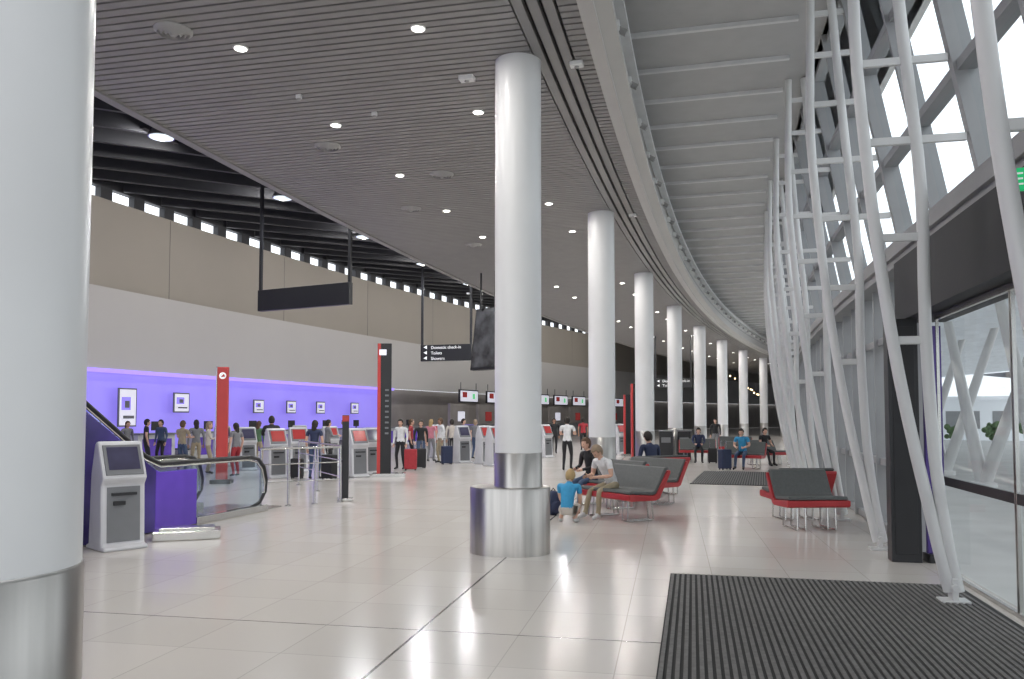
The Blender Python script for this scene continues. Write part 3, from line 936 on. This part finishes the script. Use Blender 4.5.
# ============================================================ KIOSKS
ks = {}
def kiosk(loc, face, scr, label):
    if scr in ks:
        e = clone(ks[scr], loc, rad(face)); top(e, label, 'kiosk', 'self-service check-in kiosks'); return e
    e = empty('check_in_kiosk', loc, rad(face))
    body = [(-.30, 0), (-.30, .05), (-.20, .07), (-.17, .80), (-.235, .89), (-.05, 1.32), (0.0, 1.35), (.06, 1.32), (.16, .95), (.20, .07), (.28, .05), (.28, 0)]
    MB().prism(body, -.27, .27).to('kiosk_body', ['kiosk'], parent=e, bevel=.025)
    MB().add([(-.2, -.21, .10), (.2, -.21, .10), (.2, -.182, .78), (-.2, -.182, .78), (-.2, -.15, .10), (.2, -.15, .10), (.2, -.15, .78), (-.2, -.15, .78)],
             [(0, 1, 2, 3), (0, 3, 7, 4), (1, 5, 6, 2), (3, 2, 6, 7), (0, 4, 5, 1)]).to('service_panel', ['kgrey'], parent=e)
    ang = math.atan2(.43, .185)
    mm = Matrix.Translation((0, -.148, 1.105)) @ Matrix.Rotation(ang, 4, 'X')
    MB().box((0, 0.01, .0), (.46, .40, .02), 0, mx=mm).to('screen_bezel', ['kgrey'], parent=e, bevel=.005)
    MB().box((0, .025, .012), (.38, .30, .01), 0, mx=mm).to('screen', [scr], parent=e)
    MB().box((0, -.20, .69), (.30, .03, .035)).to('card_slot', ['black'], parent=e)
    MB().box((-.06, -.205, .58), (.14, .03, .05)).to('receipt_slot', ['black'], parent=e)
    ks[scr] = e
    top(e, label, 'kiosk', 'self-service check-in kiosks')
    return e
kiosk(at(120, 10.2), 48, 'screen', 'white and grey self-service check-in kiosk with tilted screen')
for px, d, sc in ((276, 21.8, 'screenred'), (298, 24.2, 'screenred'), (357, 22.2, 'screenred'), (372, 23.4, 'screen'), (247, 25, 'screen'), (330, 27, 'screenred'),
                  (462, 29, 'screen'), (484, 28.5, 'screenred'), (494, 27.2, 'screenred'), (438, 33, 'screenred'), (545, 33, 'screenred'), (300, 30, 'screenwhite'),
                  (223, 27.5, 'screen'), (619, 36, 'screenred')):
    kiosk(at(px, d), 40+random.uniform(-8, 8), sc, 'grey self-service kiosk with %s screen' % {'screenred': 'a red', 'screen': 'a dark', 'screenwhite': 'a white'}[sc])

# ============================================================ ESCALATOR
HE = 196
E0 = Vector((-5.12, 13.92, 0))
e = empty('escalator', E0, -rad(HE))
T1 = 2.35; SL = .64
for x0, x1 in ((-.72, -.60), (.60, .72)):
    MB().prism([(1.45, .02), (1.45, .86), (T1-.1, .86), (T1, .90), (T1, .02)], x0, x1).to('side_cladding', ['purple'], parent=e, bevel=.01)
    MB().prism([(T1, .02), (T1, .90), (7.2, .90+(7.2-T1)*SL), (7.2, .02)], x0, x1).to('side_cladding', ['navy'], parent=e, bevel=.01)
    xc = (x0+x1)/2
    zt = .95+(7.2-T1)*SL
    g = MB().prism([(-.35, .15), (-.42, .5), (-.30, .85), (0, .93), (T1-.1, .93), (7.2, zt+.14), (7.2, zt-.1), (T1, .86), (1.45, .86), (1.45, .12)], xc-.006, xc+.006)
    g.to('glass_balustrade', ['bglass'], parent=e)
    pts = [(xc, .6, .10), (xc, 0, .10), (xc, -.30, .16), (xc, -.47, .34), (xc, -.50, .55), (xc, -.42, .78), (xc, -.25, .92), (xc, 0, .97), (xc, T1-.15, .98), (xc, T1+.15, 1.10), (xc, 7.2, zt+.17)]
    MB().tube(pts, .032, 10).to('handrail', ['black'], parent=e, smooth=True)
    MB().tube([(x, y+.05*(1 if y < .5 else 0), z-.05) for x, y, z in pts[1:]], .018, 8).to('handrail_track', ['steelfin'], parent=e, smooth=True)
    MB().box((xc, .5, .06), (.16, 1.9, .12)).to('skirting', ['steelfin'], parent=e, bevel=.01)
for i in range(17):
    y = 1.2+.38*i; z = .05 if i < 3 else .05+(i-2)*.38*SL
    MB().box((0, y, z-.1), (1.16, .38, .24)).to('step', ['mull'], parent=e)
MB().box((0, -.1, .012), (1.2, 2.0, .02)).to('comb_plate', ['steelfin'], parent=e)
top(e, 'escalator with glass balustrade, black handrail and violet side cladding', 'escalator')
b = MB().box((0, 0, .06), (.85, .42, .12)).box((0, 0, .135), (.70, .3, .05))
o = b.to('steel_plinth', ['steelfin'], at(190, 11.0), rad(20), bevel=.01); top(o, 'low stepped stainless steel plinth on the floor', 'plinth')

# ============================================================ RAILINGS
def railing(p0, p1, n, label, ht=1.07):
    p0 = Vector(p0); p1 = Vector(p1)
    d = p1-p0; ln = d.length; rz = math.atan2(d.y, d.x)
    e = empty('railing', p0, rz)
    for i in range(n):
        x = ln*i/(n-1)
        MB().lathe([(.06, 0), (.06, .02), (.022, .03), (.022, ht)], 14, (x, 0, 0)).to('post', ['steelfin'], parent=e, smooth=True)
    MB().tube([(0, 0, ht), (ln, 0, ht)], .024, 10).to('top_rail', ['steelfin'], parent=e, smooth=True)
    for z in (.45, .78):
        MB().tube([(0, 0, z), (ln, 0, z)], .012, 8).to('mid_rail', ['steelfin'], parent=e, smooth=True)
    top(e, label, 'railing')
railing(at(262, 14.6), at(341, 15.6), 4, 'stainless steel queue railing with four posts')
railing(at(300, 19.5), at(341, 16.2), 3, 'stainless steel railing returning toward the kiosks')

# ============================================================ TOTEMS & SIGNS
b = MB().box((0, 0, .05), (.5, .4, .1), 1).box((0, 0, 1.5), (.26, .14, 2.8)).box((-.145, 0, 1.5), (.03, .15, 2.82), 2)
o = b.to('airline_totem', ['redsign', 'black', 'steelfin'], at(223, 20), rad(8), bevel=.01)
top(o, 'tall red airline totem with a white emblem at the top', 'sign totem')
MB().lathe([(.085, 0), (.085, .006)], 20, mx=Matrix.Translation((0, -.072, 2.68)) @ Matrix.Rotation(rad(90), 4, 'X')).to('emblem', ['signtext'], parent=o)
MB().add([(-.05, -.085, 2.64), (.06, -.085, 2.66), (.03, -.085, 2.73)], [(0, 1, 2)]).to('emblem_mark', ['redsign'], parent=o)
b = MB().box((.1, 0, .05), (.9, .55, .1), 3).box((0, 0, 1.9), (.30, .16, 3.6)).box((-.19, 0, 1.9), (.09, .18, 3.6), 1)
b.box((-.09, -.085, 3.45), (.2, .012, .16), 2)
for i in range(9): b.box((.03, -.085, 1.2+i*.15), (.10, .006, .05), 4)
o = b.to('airline_totem', ['black', 'redsign', 'screenwhite', 'steelfin', 'kgrey'], at(386, 22.3), rad(6), bevel=.01)
top(o, 'tall black totem with a red edge and steel foot', 'sign totem')
b = MB().box((0, 0, .03), (.3, .3, .05), 1).box((0, 0, .86), (.13, .10, 1.66)).box((0, 0, 1.62), (.135, .105, .12), 2)
o = b.to('black_sign_post', ['black', 'steelfin', 'redsign'], at(346, 15.9), rad(10), bevel=.008)
top(o, 'slim black post with a red cap beside the railing', 'post')

def hung_sign(pl, pr, z0, z1, ztop, lines, label):
    pl = Vector(pl); pr = Vector(pr)
    d = pr-pl; w = d.length; rz = math.atan2(d.y, d.x)
    e = empty('hanging_sign', Vector((pl.x, pl.y, z0)), rz)
    MB().box((w/2, 0, (z1-z0)/2), (w, .14, z1-z0)).to('sign_board', ['black'], parent=e, bevel=.01)
    for x in (.04, w-.04):
        MB().box((x, 0, (ztop-z0)/2), (.08, .06, ztop-z0)).to('hanger', ['black'], parent=e)
    for i, t in enumerate(lines):
        hgt = (z1-z0)
        rowz = hgt - (i+.78)*hgt/len(lines)
        text_mesh(t, hgt/len(lines)*.78, 'lettering', 'signtext', e, (.42, -.078, rowz), (rad(90), 0, 0))
        MB().add([(.12, -.078, rowz+.07), (.26, -.078, rowz), (.26, -.078, rowz+.14)], [(0, 1, 2)]).to('arrow', ['signtext'], parent=e)
    top(e, label, 'sign')
hung_sign(at(258, 20.6), at(350, 19.3), 4.38, 4.92, 11.9, [], 'long black suspended sign on tall black hangers')
hung_sign(at(421, 29.5), at(472, 28.9), 3.70, 4.30, 11.9, ['Domestic check-in', 'Toilets', 'Showers'], 'black suspended direction sign with white lettering')
hung_sign(at(655, 44), at(692, 43.4), 3.25, 3.75, 6.1, ['Domestic check-in', 'Toilets'], 'black suspended direction sign far down the hall')
e = empty('hanging_display', at(488, 24.5, 4.05), rad(-42))
MB().box((0, 0, 0), (1.15, .16, 1.95), 0).to('display_case', ['black'], parent=e, bevel=.02, rx=rad(-8))
M['displaypic'] = mat('display_picture', (0.05, 0.05, 0.055), 0.25, emit=(0.4, 0.42, 0.45), es=0.03, var=0.9, scale=2.2)
MB().box((0, -.085, 0), (1.03, .01, 1.8), 0).to('display_screen', ['displaypic'], parent=e, rx=rad(-8))
for x in (-.3, .3):
    MB().tube([(x, 0, .9), (x, 0, 2.07)], .03, 8).to('hanger', ['black'], parent=e)
top(e, 'large black hanging display screen tilted down toward the hall', 'display screen')

for h, w, hgt, z in ((17.8, 1.0, 1.6, 2.05), (18.6, 1.0, .9, 2.3), (20.0, .85, .7, 2.2), (20.7, .85, .7, 2.2), (21.4, .85, .7, 2.2), (22.3, .85, .7, 2.2)):
    b = MB().box((0, 0, 0), (.06, w, hgt), 0).box((.035, 0, 0), (.01, w-.12, hgt-.12), 1)
    b.box((.045, -w*.1, hgt*.1), (.006, w*.5, hgt*.34), 3).box((.052, -w*.05, hgt*.08), (.006, w*.25, hgt*.18), 2).box((.045, w*.05, -hgt*.25), (.006, w*.6, hgt*.08), 2)
    o = b.to('wall_screen', ['kgrey', 'screenwhite', 'kgrey', 'purplewall'], P(h, WO+.34, z), -rad(h), bevel=.01)
    top(o, 'glowing framed rectangular screen on the violet wall', 'screen', 'framed screens on the violet wall')
ct = None
for k in range(10):
    h = 16.4+.75*k
    loc = P(h, -18.2)
    if ct is None:
        e = empty('check_in_counter', loc, -rad(h))
        MB().box((0, 0, .5), (.7, 1.9, 1.0)).box((.05, 0, 1.03), (.85, 2.0, .06), 1).box((.36, 0, .5), (.02, 1.5, .7), 2).to('desk', ['kiosk', 'kgrey', 'purple'], parent=e, bevel=.01)
        MB().box((-.05, .4, 1.32), (.05, .5, .34)).box((-.05, .4, 1.1), (.04, .06, .14)).to('monitor', ['black'], parent=e, bevel=.006)
        MB().box((.2, -1.35, .2), (1.0, .6, .4)).box((.2, -1.35, .42), (1.0, .5, .03), 1).to('bag_scale', ['steelfin', 'black'], parent=e)
        ct = e
    else: e = clone(ct, loc, -rad(h))
    top(e, 'white check-in counter desk with monitor and bag scale', 'check-in counter', 'row of check-in counters')
for h in (25.2, 26.3, 27.4, 28.5, 29.5, 30.5, 31.6, 33):
    b = MB().box((0, 0, 0), (.12, 2.9, .95), 0).box((.065, 0, 0), (.01, 2.7, .78), 1).box((.075, -.7, .1), (.01, .7, .4), 2).box((.075, .7, .0), (.01, .4, .4), 3)
    b.box((0, -1.2, .7), (.04, .04, .6), 0).box((0, 1.2, .7), (.04, .04, .6), 0)
    o = b.to('counter_display', ['black', 'screenwhite', 'screenred', 'screengreen'], P(h, -19.5, 3.2), -rad(h))
    top(o, 'bright advertising display above the far counters', 'display screen', 'displays above the far counters')
for h in (24.6, 25.7, 26.8, 27.9, 29.0, 30.1, 31.2, 32.3):
    b = MB().box((0, 0, .55), (1.0, 2.4, 1.1), 0).box((0, 0, 1.12), (1.1, 2.5, .06), 1).box((-1.6, 0, 1.3), (.2, 2.6, 2.6), 2).box((-1.48, .3, 1.7), (.03, 1.0, .7), 3)
    o = b.to('service_counter', ['kgrey', 'steelfin', 'darkwall', random.choice(['screenwhite', 'screenred', 'signyellow'])], P(h, -17.5), -rad(h))
    top(o, 'grey service counter with a lit panel behind', 'counter', 'far service counters')
for px, d, w, hh_ in ((666, 31, .5, 1.1), (684, 31.2, .5, 1.1)):
    b = MB().box((0, 0, hh_/2), (w, .5, hh_), 0).box((0, -.255, hh_*.7), (w*.7, .01, .2), 1).box((0, 0, hh_+.02), (w+.04, .54, .05), 1)
    o = b.to('litter_bin', ['black', 'kgrey'], at(px, d), -rad(15), bevel=.01); top(o, 'black square litter bin beside the far bench', 'bin', 'litter bins')
for px, d, z in ((636, 30, 2.9), (628, 34, 2.6)):
    b = MB().box((0, 0, .05), (.5, .4, .1), 1).box((0, 0, z/2), (.26, .14, z)).box((-.16, 0, z/2), (.06, .15, z), 2)
    o = b.to('airline_totem', ['black', 'steelfin', 'redsign'], at(px, d), rad(6)); top(o, 'black totem with red edge further along the hall', 'sign totem')

def suitcase(loc, rz, matn, h, label):
    e = empty('suitcase', loc, rz)
    MB().box((0, 0, h/2+.04), (h*.62, .24, h)).to('shell', [matn], parent=e, bevel=.03)
    for sx in (-1, 1):
        for sy in (-1, 1):
            MB().lathe([(.025, -.012), (.025, .012)], 10, mx=Matrix.Translation((sx*h*.24, sy*.08, .025)) @ Matrix.Rotation(rad(90), 4, 'X')).to('wheel', ['black'], parent=e)
    MB().tube([(-.1, .05, h), (-.1, .05, h+.3), (.1, .05, h+.3), (.1, .05, h)], .01, 6).to('handle', ['steelfin'], parent=e)
    top(e, label, 'suitcase', 'travellers\' luggage')
for px, d, m_, hh_, lb in ((330, 21.2, 'cloth_black', .62, 'black upright suitcase beside a traveller'), (298, 21.6, 'cloth_black', .5, 'small black suitcase beside a kiosk'), (411, 24.9, 'cloth_red', .62, 'red upright suitcase in the queue'),
                     (420, 25.9, 'cloth_black', .6, 'black suitcase in the queue'), (447, 28.0, 'cloth_navy', .6, 'navy suitcase in the queue'), (724, 25.2, 'cloth_navy', .6, 'navy suitcase beside the far bench'),
                     (712, 28.7, 'cloth_black', .5, 'black suitcase beside the far bench')):
    suitcase(at(px, d), random.uniform(-.6, .6), m_, hh_, lb)
b = MB().sphere((0, 0, .2), (.17, .13, .21), 0, 16, 10).sphere((0, -.12, .14), (.11, .06, .11), 0, 12, 8).tube([(-.08, .1, .36), (-.1, .17, .25), (-.08, .12, .06)], .015, 6, 1).tube([(.08, .1, .36), (.1, .17, .25), (.08, .12, .06)], .015, 6, 1).tube([(-.04, 0, .4), (0, 0, .45), (.04, 0, .4)], .01, 6, 1)
o = b.to('backpack', ['cloth_navy', 'cloth_black'], at(553, 13.6), .4, smooth=True); top(o, 'navy backpack resting on the floor beside the child', 'backpack')

# ============================================================ WORLD, CAMERA
w = bpy.data.worlds.new('world'); SC.world = w; w.use_nodes = True
nt = w.node_tree; bg = nt.nodes['Background']
sky = nt.nodes.new('ShaderNodeTexSky'); sky.sky_type = 'HOSEK_WILKIE'; sky.turbidity = 6; sky.sun_direction = Vector((.3, -.5, .8)).normalized()
mx = nt.nodes.new('ShaderNodeMixRGB'); mx.inputs[0].default_value = .85; mx.inputs[2].default_value = (.91, .95, 1.0, 1)
nt.links.new(sky.outputs[0], mx.inputs[1]); nt.links.new(mx.outputs[0], bg.inputs[0])
bg.inputs[1].default_value = 2.1
sun = bpy.data.lights.new('sun', 'SUN'); sun.energy = 1.8; sun.angle = rad(3); sun.color = (1, .97, .92)
so = bpy.data.objects.new('sun', sun); C.collection.objects.link(so)
so.rotation_euler = Vector((-.55, .20, 1.0)).to_track_quat('Z', 'Y').to_euler()
SC.view_settings.view_transform = 'Standard'

cam = bpy.data.cameras.new('camera'); co = bpy.data.objects.new('camera', cam); C.collection.objects.link(co)
co.location = (0, 0, 1.65); co.rotation_euler = (rad(92.7), 0, 0)
cam.sensor_width = 36; cam.lens = 800/1024*36
cam.shift_y = .0389
cam.clip_end = 500
SC.camera = co
